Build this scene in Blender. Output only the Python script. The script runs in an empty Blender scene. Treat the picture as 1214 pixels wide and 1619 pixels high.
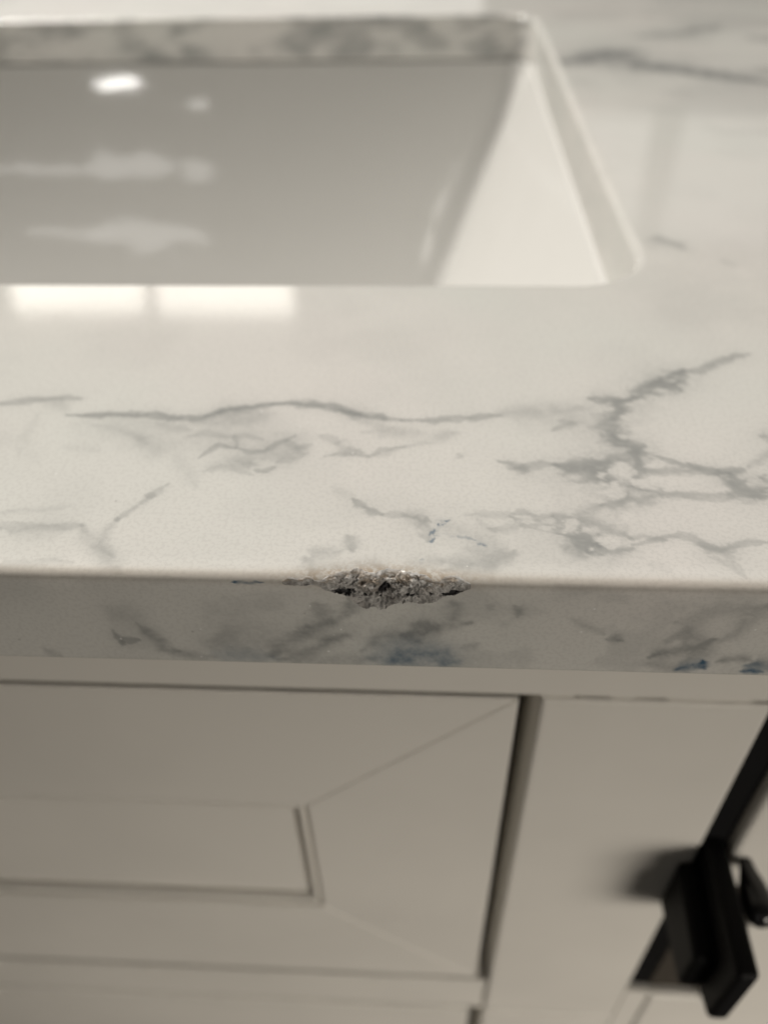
import bpy, bmesh, math
import numpy as np
from mathutils import Matrix, Vector
from mathutils.geometry import delaunay_2d_cdt

scene = bpy.context.scene
COL = scene.collection
MM = 0.001

# ------------------------------------------------------------------ camera
cam_d = bpy.data.cameras.new("camera")
cam = bpy.data.objects.new("camera", cam_d)
COL.objects.link(cam)
RIGHT = Vector((0.99870778, 0.04685367, -0.01968511))
UP = Vector((-0.01668667, 0.66818693, 0.74380628))
FWD = Vector((-0.04800338, 0.74251664, -0.66810532))
CAM = Vector((0.0, -0.08043, 0.08579))
m = Matrix.Identity(4)
for i in range(3):
    m[i][0] = RIGHT[i]; m[i][1] = UP[i]; m[i][2] = -FWD[i]; m[i][3] = CAM[i]
cam.matrix_world = m
cam_d.sensor_width = 36.0
cam_d.lens = 28.36
cam_d.clip_start = 0.005
cam_d.clip_end = 50.0
cam_d.dof.use_dof = True
cam_d.dof.focus_distance = 0.118
cam_d.dof.aperture_fstop = 10.5
scene.camera = cam

# ------------------------------------------------------------------ light
scene.view_settings.view_transform = 'Standard'
scene.view_settings.look = 'None'
scene.view_settings.exposure = 0.0
scene.view_settings.gamma = 1.0
scene.cycles.use_denoising = True
scene.cycles.max_bounces = 10
scene.cycles.diffuse_bounces = 6

world = bpy.data.worlds.new("World")
scene.world = world
world.use_nodes = True
bg = world.node_tree.nodes["Background"]
bg.inputs[0].default_value = (1.0, 0.87, 0.70, 1)
bg.inputs[1].default_value = 0.028


def lamp(name, loc, aim, sx, sy, power, color, shape='RECTANGLE', spread=180, roll=0):
    d = bpy.data.lights.new(name, 'AREA')
    d.shape = shape; d.size = sx; d.size_y = sy
    d.energy = power; d.color = color; d.spread = math.radians(spread)
    o = bpy.data.objects.new(name, d)
    COL.objects.link(o)
    o.matrix_world = Matrix.Translation(loc) @ (Vector(aim) - Vector(loc)).to_track_quat('-Z', 'Y').to_matrix().to_4x4() @ Matrix.Rotation(math.radians(roll), 4, 'Z')
    return o


WARM = (1.0, 0.95, 0.875)
# ceiling light over the vanity, behind and to the left of the edge
lamp("ceiling_light", (-1.0, 0.90, 1.65), (0, 0.12, 0), 0.6, 0.6, 51, WARM)
# two shades of the wall light whose images lie on the polished top
lamp("wall_light", (-0.702, 1.40, 0.648), (-0.702, 0.4, 0.25), 0.275, 0.10, .34, (1, .95, .85))
lamp("wall_light", (-0.404, 1.40, 0.652), (-0.404, 0.4, 0.25), 0.275, 0.10, .34, (1, .95, .85))
# viewer-side spots, plus lights added in pieces to shape the basin's smears
for nm, x, z, sx, sz, pw in (("room_spot", -1.02, .68, .13, .05, .45), ("room_spot", -.81, .77, .06, .035, .035),
                             ("added_light", -1.40, 1.00, .36, .035, .10), ("added_light", -1.06, 1.0, .32, .095, .26),
                             ("added_light", -.83, 1.027, .09, .07, .05), ("added_light", -1.38, 1.225, .34, .025, .07),
                             ("added_light", -1.05, 1.25, .44, .07, .24)):
    lamp(nm, (x, -2.0, z), (-.17, .37, -.07), sx, sz, pw, (1, .97, .93), 'ELLIPSE', roll=12 if nm == 'added_light' else 4)
# dim lights added across the room for soft reflections in the far top
for x, w in ((.43, .20), (.74, .26)):
    lamp("added_far_light", (x, 2.0, .66), (x * .2, .2, 0), w, .30, .085, (1, .96, .90))
lamp("added_far_light", (-.42, 2.0, .27), (-.1, .42, 0), 1.1, .10, .2, (1, .96, .90))  # also added, for the bright strip behind the sink
# added fill light low on the viewer's right, brightening the cabinet face
lamp("added_light", (0.55, -0.74, -0.10), (0.13, 0.02, -0.32), 0.46, 0.36, .86, (1, .915, .80), spread=60)
# narrow light added to draw a pale streak in the glaze
lamp("streak_light", (0.064, -2.0, 1.18), (0, .37, -.08), 0.026, 0.40, .27, WARM, roll=22.5)

# ------------------------------------------------------------------ numpy noise
_rng = np.random.RandomState(7)
_PERM = np.concatenate([_rng.permutation(256)] * 3)
_VAL = _rng.rand(256)


def vnoise(x, y, z=0.0):
    """value noise, 0..1"""
    x = np.asarray(x, float); y = np.asarray(y, float); z = np.zeros_like(x) + z
    xi = np.floor(x).astype(int); yi = np.floor(y).astype(int); zi = np.floor(z).astype(int)
    xf = x - xi; yf = y - yi; zf = z - zi
    u = xf * xf * (3 - 2 * xf); v = yf * yf * (3 - 2 * yf); w = zf * zf * (3 - 2 * zf)
    def h(a, b, c):
        return _VAL[_PERM[_PERM[_PERM[a & 255] + (b & 255)] + (c & 255)]]
    def L(a, b, t): return a + (b - a) * t
    r = []
    for dz in (0, 1):
        r.append(L(L(h(xi, yi, zi + dz), h(xi + 1, yi, zi + dz), u),
                   L(h(xi, yi + 1, zi + dz), h(xi + 1, yi + 1, zi + dz), u), v))
    return L(r[0], r[1], w)


def fbm(x, y, z=0.0, o=4, gain=.5):
    s = 0; a = 1; t = 0
    for k in range(o):
        s = s + a * vnoise(x * 2 ** k + 13.7 * k, y * 2 ** k + 5.1 * k, z * 2 ** k)
        t += a; a *= gain
    return s / t


def worley(x, y, z, seed=0):
    """distance to nearest and id of the nearest jittered lattice point"""
    xi = np.floor(x).astype(int); yi = np.floor(y).astype(int); zi = np.floor(z).astype(int)
    ox = np.zeros(x.shape); oy = np.zeros(x.shape); oz = np.zeros(x.shape)
    best = np.full(x.shape, 9.0); sec = np.full(x.shape, 9.0); bid = np.zeros(x.shape)
    for a in (-1, 0, 1):
        for b in (-1, 0, 1):
            for c in (-1, 0, 1):
                k = _PERM[_PERM[_PERM[(xi + a + seed) & 255] + ((yi + b) & 255)] + ((zi + c) & 255)]
                px = xi + a + _VAL[k]; py = yi + b + _VAL[(k + 71) & 255]; pz = zi + c + _VAL[(k + 137) & 255]
                d = np.sqrt((px - x) ** 2 + (py - y) ** 2 + (pz - z) ** 2)
                n = d < best
                sec = np.where(n, best, np.minimum(sec, d))
                bid = np.where(n, _VAL[(k + 29) & 255], bid)
                ox = np.where(n, x - px, ox); oy = np.where(n, y - py, oy); oz = np.where(n, z - pz, oz)
                best = np.where(n, d, best)
    return best, sec, bid, ox, oy, oz


def smooth(a, b, x):
    t = np.clip((x - a) / (b - a), 0, 1)
    return t * t * (3 - 2 * t)


# ------------------------------------------------------------------ the veins of this slab
# polylines in millimetres on the slab: (x, y or z, half width), strength, soft
TOP_VEINS = [
 ([(-83.0,43.5,1.04),(-78.4,44.4,0.98),(-73.8,45.4,1.01),(-69.0,45.7,1.04),(-65.6,45.9,1.01)],0.55,0),
 ([(-72.5,45.0,1.31),(-69.0,43.8,1.25),(-66.6,42.1,1.15)],0.2,1),
 ([(-66.2,40.5,0.94),(-61.2,40.4,0.98),(-55.3,40.7,0.98),(-50.5,40.8,0.94),(-45.5,39.9,0.94),(-41.5,40.1,0.98),(-38.3,41.8,0.98),(-33.8,43.6,1.01),(-28.7,44.9,1.04)],0.75,0),
 ([(-51.1,40.8,1.01),(-48.6,40.4,0.94),(-45.0,40.1,0.98)],0.35,0),
 ([(-28.7,44.9,1.15),(-23.9,45.0,1.15),(-20.3,44.6,1.08),(-17.2,44.1,1.11),(-14.2,42.7,1.15),(-11.1,41.5,1.04),(-7.6,40.6,1.04),(-3.0,40.1,1.04)],0.8,0),
 ([(-38.3,41.8,1.42),(-34.8,42.3,1.38),(-31.4,43.4,1.38),(-28.6,44.5,1.38)],0.45,0),
 ([(-15.4,43.1,1.21),(-12.9,41.9,1.15),(-10.5,41.1,1.11)],0.5,0),
 ([(-3.0,40.1,0.88),(2.2,40.0,0.88),(8.0,40.9,0.84),(13.8,42.0,0.84)],0.6,0),
 ([(13.8,42.0,1.72),(18.5,43.3,1.72),(24.3,43.8,1.75),(30.1,44.5,1.75)],0.22,1),
 ([(-12.8,40.3,0.94),(-9.2,38.4,0.94),(-6.3,37.3,0.94),(-11.3,36.0,0.88)],0.25,1),
 ([(-54.6,38.3,4.92),(-46.7,35.1,4.69),(-38.5,34.4,4.75),(-30.5,34.5,4.69),(-22.6,34.7,4.69)],0.16,1),
 ([(-63.7,37.3,3.34),(-57.4,35.9,3.34),(-48.3,32.3,3.27)],0.1,1),
 ([(-41.3,39.2,2.36),(-33.8,39.9,2.29),(-28.1,41.4,2.32)],0.28,1),
 ([(-50.5,34.1,1.85),(-47.1,30.1,1.75),(-46.3,31.4,1.75)],0.25,1),
 ([(-38.7,28.1,0.5),(-37.1,30.3,0.54),(-36.0,31.8,0.54),(-34.5,31.3,0.54),(-32.7,30.8,0.54)],0.55,0),
 ([(-33.8,34.8,0.64),(-32.9,32.6,0.61),(-32.8,31.0,0.67)],0.4,0),
 ([(-32.7,31.1,0.54),(-29.7,29.8,0.61),(-27.5,30.2,0.61),(-25.6,32.4,0.61),(-23.1,34.7,0.61)],0.5,0),
 ([(-33.1,27.2,1.42),(-30.9,26.9,1.35),(-28.6,26.4,1.35)],0.35,1),
 ([(-28.7,24.9,0.54),(-26.7,24.6,0.54),(-25.1,26.0,0.5)],0.5,0),
 ([(-27.3,28.7,2.39),(-24.2,30.1,2.46),(-21.0,31.4,2.46)],0.22,1),
 ([(-35.7,26.3,2.76),(-29.4,28.2,2.73),(-22.1,30.6,2.76)],0.15,1),
 ([(-17.0,29.0,0.54),(-14.8,29.7,0.54),(-12.0,29.8,0.54),(-9.2,28.9,0.44),(-7.7,30.9,0.54),(-3.3,32.1,0.54)],0.45,0),
 ([(-15.6,32.6,1.25),(-13.8,31.9,1.21),(-12.1,30.8,1.25),(-10.4,30.2,1.25)],0.42,0),
 ([(-41.9,34.3,0.71),(-38.7,35.5,0.77),(-35.0,34.1,0.77),(-31.7,34.9,0.77),(-28.6,33.4,0.71)],0.32,0),
 ([(-37.0,24.5,0.64),(-34.5,25.8,0.71),(-32.0,25.1,0.64),(-28.9,23.5,0.64)],0.28,0),
 ([(-24.1,33.2,0.98),(-22.0,31.7,0.91),(-20.0,32.1,0.88)],0.35,0),
 ([(-24.9,27.4,0.88),(-22.7,28.8,0.88),(-20.2,30.0,0.88)],0.3,0),
 ([(-19.2,34.8,0.77),(-16.8,34.1,0.77),(-15.1,33.0,0.71)],0.3,0),
 ([(-9.2,28.8,0.54),(-6.6,30.2,0.47),(-2.8,32.5,0.54),(2.2,33.7,0.54)],0.25,0),
 ([(-60.2,37.4,0.94),(-55.8,36.3,0.98),(-51.7,34.5,0.94),(-48.7,31.9,0.88)],0.22,0),
 ([(-48.7,38.4,1.15),(-45.4,36.9,1.15),(-42.3,36.2,1.11)],0.25,0),
 ([(-72.1,40.6,0.98),(-71.8,33.7,0.94),(-70.8,28.1,0.81)],0.12,1),
 ([(-42.9,28.8,1.42),(-39.7,24.5,1.35),(-37.7,20.3,1.28)],0.14,1),
 ([(-7.9,35.0,1.65),(-3.4,36.2,1.65),(1.1,35.2,1.65),(5.6,36.2,1.65)],0.16,1),
 ([(-42.6,21.2,0.64),(-43.6,19.6,0.67),(-44.4,17.8,0.61),(-45.8,15.7,0.64),(-47.0,13.8,0.64),(-48.3,12.0,0.61)],0.38,0),
 ([(-48.3,12.0,0.71),(-49.2,9.9,0.71),(-49.3,7.9,0.74),(-49.6,6.7,0.64)],0.28,1),
 ([(-45.2,17.9,0.64),(-43.7,17.9,0.61)],0.4,0),
 ([(-48.7,12.0,0.44),(-47.9,12.3,0.44)],0.45,0),
 ([(-68.6,9.5,0.81),(-65.7,9.8,0.91),(-62.7,10.0,0.91),(-59.3,10.5,0.91),(-55.7,10.5,0.91),(-53.5,10.5,0.91)],0.34,0),
 ([(-64.1,8.5,1.72),(-60.3,9.0,1.75),(-55.5,9.7,1.75)],0.15,1),
 ([(-53.6,10.4,1.35),(-51.8,7.8,1.28),(-49.8,6.2,1.28),(-48.2,4.4,1.18),(-46.2,2.5,1.21),(-44.1,0.2,1.21)],0.3,1),
 ([(-50.8,6.2,0.91),(-48.5,5.4,0.81),(-46.9,4.1,0.84)],0.25,0),
 ([(-64.9,0.6,0.67),(-61.9,1.6,0.64),(-58.7,2.1,0.67),(-55.1,3.0,0.64),(-52.5,2.4,0.67)],0.22,0),
 ([(-70.1,12.9,0.57),(-65.1,13.7,0.61),(-61.1,14.1,0.61),(-57.3,15.1,0.64)],0.16,1),
 ([(-63.9,31.0,1.08),(-56.7,29.9,1.08)],0.1,1),
 ([(-77.6,33.6,1.85),(-71.1,31.8,1.79),(-66.8,26.5,1.79)],0.07,1),
 ([(-14.7,20.9,0.81),(-12.8,19.3,0.81),(-11.1,17.8,0.77)],0.14,1),
 ([(-11.3,17.9,0.64),(-10.2,16.6,0.71),(-8.7,15.4,0.71),(-6.3,14.2,0.64)],0.55,0),
 ([(-6.3,14.2,0.71),(-3.3,14.0,0.71),(-0.6,13.6,0.71),(1.2,12.7,0.77)],0.4,0),
 ([(-1.3,13.8,1.35),(-0.3,12.3,1.28),(0.4,10.6,1.28),(0.8,8.9,1.28)],0.38,0),
 ([(2.2,12.7,2.06),(5.1,11.0,1.99),(8.5,9.4,1.99),(11.8,8.4,1.99)],0.2,1),
 ([(6.9,7.2,1.18),(9.7,5.9,1.11),(12.7,7.3,1.08)],0.25,1),
 ([(3.1,1.9,0.91),(5.9,3.5,0.91),(9.2,4.3,0.98),(12.5,5.2,1.01),(14.0,6.8,1.01)],0.28,1),
 ([(-2.5,2.6,1.18),(0.3,3.8,1.25),(3.1,4.4,1.25)],0.22,1),
 ([(-17.9,3.9,1.21),(-16.6,2.6,1.21),(-16.7,1.3,1.11)],0.35,1),
 ([(-17.4,5.7,1.08),(-15.0,5.2,1.11),(-12.2,5.8,1.11)],0.33,1),
 ([(-16.0,1.4,1.21),(-11.8,2.1,1.18),(-7.2,3.2,1.18),(-4.3,1.7,1.18)],0.25,1),
 ([(-11.7,9.2,1.01),(-10.8,7.5,0.98),(-10.4,5.9,0.98)],0.42,1),
 ([(65.0,64.0,1.11),(62.4,63.3,1.01),(59.2,61.7,1.01),(55.9,59.7,1.01),(53.0,57.7,1.01),(49.9,57.4,1.01)],0.62,0),
 ([(49.9,57.4,1.95),(48.1,56.1,1.95),(46.2,54.2,1.95),(43.4,52.1,1.88),(40.7,49.1,1.88),(37.8,47.2,1.78)],0.78,0),
 ([(47.9,51.1,1.88),(46.8,52.7,1.88),(45.4,53.3,1.95),(43.4,52.3,1.88)],0.75,0),
 ([(37.7,47.1,1.25),(34.8,47.0,1.28),(33.1,47.5,1.31),(30.5,47.6,1.21)],0.75,0),
 ([(37.3,46.5,2.26),(35.9,45.1,2.19),(35.1,43.4,2.15)],0.75,0),
 ([(35.1,43.4,2.32),(33.4,40.8,2.26),(32.8,38.6,2.19),(33.2,36.6,2.19),(34.5,34.7,2.09),(36.3,33.0,2.12),(38.0,33.0,2.09)],0.68,0),
 ([(33.0,35.8,2.02),(33.8,34.2,2.02),(35.0,33.1,1.96)],0.6,0),
 ([(36.3,32.7,1.48),(37.6,31.2,1.48),(40.1,30.0,1.42)],0.6,0),
 ([(40.1,30.0,0.71),(42.9,28.5,0.71),(45.5,27.2,0.71),(48.6,26.3,0.71),(50.9,26.1,0.71)],0.6,0),
 ([(44.5,28.6,0.61),(46.3,27.4,0.61),(49.3,27.0,0.61)],0.5,0),
 ([(36.7,31.8,0.94),(36.2,29.2,0.94),(36.1,27.0,0.91),(37.8,26.4,0.94),(40.8,26.1,0.91),(45.1,26.5,0.88),(49.0,25.8,0.91)],0.5,0),
 ([(49.3,26.6,1.35),(50.9,26.2,1.42),(53.0,26.9,1.42)],0.6,0),
 ([(50.9,26.1,1.85),(51.4,24.7,1.79),(51.3,23.4,1.79)],0.6,0),
 ([(51.1,23.6,1.52),(52.1,22.1,1.58),(53.6,21.3,1.52),(56.7,20.8,1.52)],0.55,0),
 ([(55.4,24.8,1.35),(57.7,24.0,1.35)],0.6,0),
 ([(49.0,25.6,0.64),(49.8,24.0,0.71),(50.8,22.8,0.64)],0.4,0),
 ([(54.1,27.4,0.77),(56.6,29.6,0.77),(60.4,32.7,0.77)],0.3,1),
 ([(59.2,36.4,1.58),(61.4,36.0,1.48)],0.5,0),
 ([(36.6,31.4,1.48),(34.2,29.7,1.42),(30.9,29.1,1.42),(28.1,28.2,1.42),(25.3,27.5,1.42),(22.4,27.3,1.42)],0.6,0),
 ([(22.4,27.3,0.88),(20.1,27.8,0.88),(18.4,27.3,0.88),(17.1,26.8,0.88),(16.0,27.1,0.88),(14.7,27.9,0.91),(12.7,28.4,0.91)],0.55,0),
 ([(15.7,26.6,1.21),(17.0,26.2,1.15),(18.0,26.9,1.15)],0.6,0),
 ([(23.1,26.6,2.12),(25.1,25.5,2.06),(27.1,25.1,2.06),(29.1,24.2,2.02),(30.2,23.1,1.99)],0.66,0),
 ([(27.4,26.8,1.85),(29.5,27.3,1.89),(31.1,28.6,1.85)],0.55,0),
 ([(30.2,23.1,1.08),(31.0,23.6,1.15),(32.2,22.8,1.15),(34.4,22.4,1.08)],0.45,0),
 ([(36.3,30.0,1.52),(35.7,25.3,1.52),(35.0,22.9,1.52),(35.6,21.7,1.48)],0.55,0),
 ([(30.5,26.9,1.42),(29.7,25.2,1.42),(30.0,23.6,1.42)],0.45,0),
 ([(34.4,22.4,0.91),(36.4,21.9,0.88),(38.3,21.3,0.88),(39.6,20.4,0.88),(42.5,20.0,0.91),(47.0,20.0,0.91),(51.1,20.2,0.88),(56.5,20.2,0.91)],0.55,0),
 ([(49.8,21.0,1.79),(52.8,21.0,1.72),(56.9,21.3,1.75)],0.45,0),
 ([(38.0,19.9,1.72),(35.9,19.5,1.72),(33.8,18.9,1.72),(31.7,18.2,1.69),(29.9,18.2,1.72),(28.6,17.6,1.69)],0.5,0),
 ([(29.4,19.7,1.35),(31.3,19.2,1.28),(33.1,20.6,1.31)],0.4,0),
 ([(28.6,17.6,0.88),(26.7,16.4,0.88),(24.8,15.2,0.81),(23.1,14.1,0.91)],0.3,1),
 ([(7.1,14.6,0.74),(9.9,14.9,0.71),(12.3,14.6,0.81),(14.3,14.8,0.81)],0.3,0),
 ([(14.4,15.0,0.71),(15.9,15.4,0.71),(17.8,14.5,0.71),(20.3,14.6,0.71)],0.42,0),
 ([(13.8,14.2,0.91),(16.2,12.8,0.88),(18.6,12.4,0.88),(20.9,11.7,0.91),(23.3,11.2,0.91)],0.48,0),
 ([(20.3,14.6,1.42),(21.7,13.9,1.42),(22.5,12.6,1.45),(23.2,10.5,1.35),(24.1,8.4,1.38),(25.1,6.8,1.35)],0.5,0),
 ([(24.6,14.1,1.21),(26.5,13.3,1.25),(28.2,12.0,1.18),(30.3,11.4,1.18),(31.2,10.0,1.18)],0.45,0),
 ([(23.1,10.1,2.73),(25.0,9.8,2.73),(26.7,8.5,2.73)],0.62,0),
 ([(24.9,7.1,1.35),(27.1,7.7,1.35),(29.3,7.1,1.38),(31.1,7.6,1.35)],0.55,0),
 ([(27.0,10.5,1.25),(26.3,9.2,1.18),(26.9,7.8,1.08)],0.4,0),
 ([(31.2,8.6,0.74),(33.9,9.2,0.74),(36.5,10.0,0.81),(39.0,10.8,0.81),(40.8,10.4,0.81),(41.5,9.4,0.74),(42.7,8.4,0.81),(44.4,8.0,0.81),(46.4,8.5,0.81),(49.1,9.6,0.74),(51.0,9.7,0.81),(53.2,9.2,0.74)],0.48,0),
 ([(41.9,8.9,1.55),(43.5,7.9,1.55),(45.3,7.6,1.48),(46.9,8.4,1.52)],0.42,0),
 ([(30.8,10.0,0.61),(33.7,10.6,0.57),(35.9,9.8,0.64),(37.3,9.5,0.61)],0.35,0),
 ([(21.0,8.0,0.91),(22.8,7.4,0.98),(24.4,5.7,0.94)],0.35,1),
 ([(10.2,11.6,0.81),(12.6,11.6,0.84),(15.1,12.3,0.84)],0.28,1),
 ([(8.8,13.7,0.84),(10.2,12.3,0.84),(11.1,10.9,0.84)],0.2,1),
 ([(42.2,6.4,0.81),(43.6,5.6,0.74),(45.2,4.7,0.74),(46.0,3.4,0.71),(46.7,2.0,0.74)],0.25,0),
 ([(14.6,43.0,3.57),(19.2,42.3,3.5),(23.8,42.6,3.57),(28.2,41.5,3.5),(32.6,40.6,3.5)],0.17,1),
 ([(22.4,37.5,0.94),(24.5,38.7,0.94),(26.9,39.7,0.94),(27.7,39.8,0.98)],0.4,0),
 ([(24.4,40.4,0.81),(26.9,40.0,0.77)],0.3,0),
 ([(1.9,35.2,1.28),(4.1,35.2,1.25),(6.1,36.2,1.25)],0.16,1),
 ([(-7.2,36.4,1.08),(-3.8,36.8,1.11),(-0.4,36.1,1.04)],0.18,1),
 ([(5.7,30.0,1.04),(6.3,29.3,0.98)],0.35,1),
 ([(-3.1,14.3,1.18),(-1.1,14.1,1.25),(0.4,12.4,1.18)],0.25,1),
 ([(2.8,3.8,1.38),(6.6,4.6,1.38),(10.3,4.0,1.38),(14.2,6.1,1.38)],0.22,1),
 ([(5.6,1.3,1.01),(8.4,2.0,1.01),(10.7,3.3,1.11)],0.2,1),
 ([(33.5,4.3,1.18),(35.9,2.8,1.18)],0.12,1),
 ([(52.9,294.0,7.3),(63.7,296.2,7.36),(73.1,306.5,7.71),(80.2,300.8,7.48),(86.8,287.6,7.13),(95.0,283.8,7.01),(106.0,277.1,6.78),(115.1,269.7,6.55),(130.1,259.3,6.26)],0.75,0),
 ([(72.6,312.1,12.12),(78.0,303.6,11.71),(84.4,295.4,11.31)],0.55,0),
 ([(95.0,337.7,4.82),(104.3,341.6,4.87),(114.6,343.0,4.93),(125.4,352.2,5.11),(133.9,357.0,5.11)],0.5,0),
 ([(91.6,334.8,13.11),(106.6,339.0,13.23),(118.7,330.4,12.88)],0.2,1),
 ([(140.6,329.3,5.57),(152.7,332.9,5.57)],0.5,0),
 ([(63.9,391.4,9.28),(75.5,383.1,8.99),(95.3,389.4,9.11)],0.2,1),
 ([(129.3,281.0,4.63),(135.2,276.0,4.46)],0.35,0),
 ([(53.4,120.6,1.7),(57.2,119.6,1.7),(60.5,116.8,1.7),(64.2,112.3,1.64)],0.5,0),
 ([(70.7,106.3,1.3),(73.7,105.1,1.3)],0.35,0),
 ([(115.4,395.9,22.69),(136.0,402.5,23.09),(175.8,407.9,23.38)],0.15,1),
]
TOP_INK = [
 ([(0.9,10.1,0.44),(1.9,10.9,0.37),(2.8,12.3,0.44),(4.6,13.5,0.4)],0.8,0),
 ([(0.4,8.8,0.37),(1.4,8.7,0.34),(2.1,9.4,0.37)],0.75,0),
 ([(1.9,9.9,0.2),(4.3,10.1,0.2),(6.2,9.5,0.27),(8.1,8.6,0.27)],0.4,0),
 ([(7.9,8.6,0.44),(8.6,8.0,0.44),(9.2,7.6,0.44)],0.7,0),
 ([(-0.5,4.1,0.37),(0.4,3.9,0.37)],0.35,0),
]
FRONT_VEINS = [
 ([(-48.5,-12.5,0.62),(-48.0,-14.5,0.62),(-46.6,-15.0,0.62),(-45.0,-14.7,0.62)],0.5,0),
 ([(-48.3,-15.7,0.62),(-47.6,-16.0,0.62)],0.6,0),
 ([(-44.7,-11.2,1.0),(-43.1,-13.1,1.0),(-41.9,-14.8,1.0),(-41.3,-17.0,1.0),(-38.9,-17.7,1.0)],0.4,1),
 ([(-48.4,-8.0,2.75),(-45.8,-9.4,2.75),(-43.7,-11.6,2.75)],0.2,1),
 ([(-61.4,-17.8,1.0),(-60.3,-19.4,1.0),(-58.9,-20.0,1.0)],0.25,1),
 ([(-41.5,-17.8,1.12),(-37.5,-18.5,1.12),(-33.4,-19.1,1.12)],0.3,1),
 ([(-32.4,-15.9,4.25),(-28.4,-13.3,4.25),(-25.5,-14.0,4.25),(-23.8,-17.1,4.25)],0.28,1),
 ([(-23.9,-17.9,1.5),(-21.6,-15.4,1.5),(-18.3,-12.2,1.5),(-15.1,-9.8,1.5),(-12.1,-8.2,1.5)],0.45,1),
 ([(-23.0,-19.1,1.12),(-18.8,-17.7,1.12),(-14.4,-14.4,1.12),(-11.4,-12.7,1.12)],0.45,1),
 ([(-15.8,-5.4,1.12),(-14.9,-7.2,1.12),(-13.0,-7.1,1.12)],0.35,1),
 ([(-10.9,-3.9,1.12),(-10.5,-6.0,1.12),(-11.1,-8.2,1.12)],0.5,1),
 ([(-9.0,-16.5,1.0),(-6.4,-12.5,1.0),(-3.4,-12.4,1.0),(0.0,-13.8,1.0)],0.35,1),
 ([(-20.5,-19.4,1.75),(-14.2,-19.2,1.75),(-7.6,-18.5,1.75)],0.3,1),
 ([(-2.8,-12.4,1.12),(0.7,-11.1,1.12),(4.0,-9.5,1.12),(7.3,-8.6,1.12)],0.5,1),
 ([(-1.3,-9.7,1.25),(1.6,-10.3,1.25)],0.4,1),
 ([(6.7,-15.1,0.62),(9.1,-14.2,0.62)],0.3,1),
 ([(14.1,-4.4,0.62),(14.8,-5.8,0.62),(14.6,-7.3,0.62)],0.35,1),
 ([(22.4,-7.4,0.75),(25.5,-9.1,0.75),(28.1,-10.8,0.75)],0.25,1),
 ([(28.8,-12.1,0.75),(30.2,-11.9,0.75),(31.4,-12.2,0.75)],0.45,1),
 ([(4.3,-4.4,1.0),(5.1,-6.2,1.0),(4.8,-8.3,1.0)],0.3,1),
 ([(9.5,-5.0,0.62),(10.5,-5.6,0.62)],0.25,1),
 ([(35.8,-16.3,1.12),(37.5,-15.1,1.12),(40.3,-14.6,1.12),(42.9,-13.3,1.12),(44.4,-11.7,1.12)],0.5,1),
 ([(37.9,-12.4,1.75),(39.8,-10.0,1.75),(41.0,-11.5,1.75),(43.7,-14.4,1.75),(41.8,-16.9,1.75)],0.4,1),
 ([(45.4,-12.1,1.5),(47.2,-9.8,1.5),(48.1,-6.1,1.5),(50.1,-3.3,1.5)],0.3,1),
 ([(37.9,-7.9,1.25),(41.0,-7.1,1.25),(43.6,-4.9,1.25),(50.1,-3.3,1.25)],0.22,1),
 ([(46.2,-17.1,0.75),(49.3,-15.8,0.75),(51.4,-16.5,0.75)],0.4,1),
 ([(52.1,-17.3,1.12),(55.2,-16.3,1.12)],0.35,1),
 ([(35.7,-17.9,1.25),(39.2,-18.6,1.25),(42.3,-18.9,1.25)],0.3,1),
]
FRONT_INK = [
 ([(-28.2,-1.0,0.2),(-26.7,-1.1,0.2),(-23.4,-1.2,0.2)],0.6,1),
 ([(-27.9,-0.8,0.31),(-27.8,-1.1,0.31)],0.9,1),
 ([(-7.5,-18.1,3.0),(-5.0,-17.2,3.0),(-2.0,-16.3,3.0)],0.34,1),
 ([(-4.3,-18.8,3.0),(-0.8,-17.0,3.0),(2.8,-17.7,3.0),(5.8,-18.4,3.0)],0.55,1),
 ([(44.0,-16.8,0.5),(44.4,-18.0,0.5),(44.9,-19.0,0.5)],0.9,1),
 ([(40.8,-18.9,1.12),(43.0,-18.0,1.12),(44.2,-18.6,1.12)],0.6,1),
 ([(50.7,-19.3,0.5),(52.3,-18.9,0.5),(54.1,-19.2,0.5)],0.8,1),
 ([(51.2,-17.7,1.12),(55.7,-17.9,1.12)],0.55,1),
 ([(-32.7,-18.3,2.5),(-29.2,-19.0,2.5),(-24.0,-18.8,2.5)],0.26,1),
]
ISLANDS = [(32.9, 25.9, 2.3, 2.6), (29.7, 24.8, 0.8, 1.0), (37.1, 23.6, 2.2, 1.7), (30.7, 21.0, 1.9, 1.6), (22.8, 12.4, 1.4, 1.4), (28.8, 9.1, 2.0, 1.5), (19.5, 12.0, 1.3, 0.7), (25.3, 11.8, 1.0, 0.6), (32.2, 15.2, 3.0, 1.2), (38.5, 27.7, 1.6, 0.7), (25.6, 7.5, 0.7, 0.6), (11.0, 12.9, 1.5, 1.0), (15.7, 13.3, 1.1, 0.6), (41.8, 23.4, 3.1, 1.3), (40.1, 21.4, 1.0, 0.5)]



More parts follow.
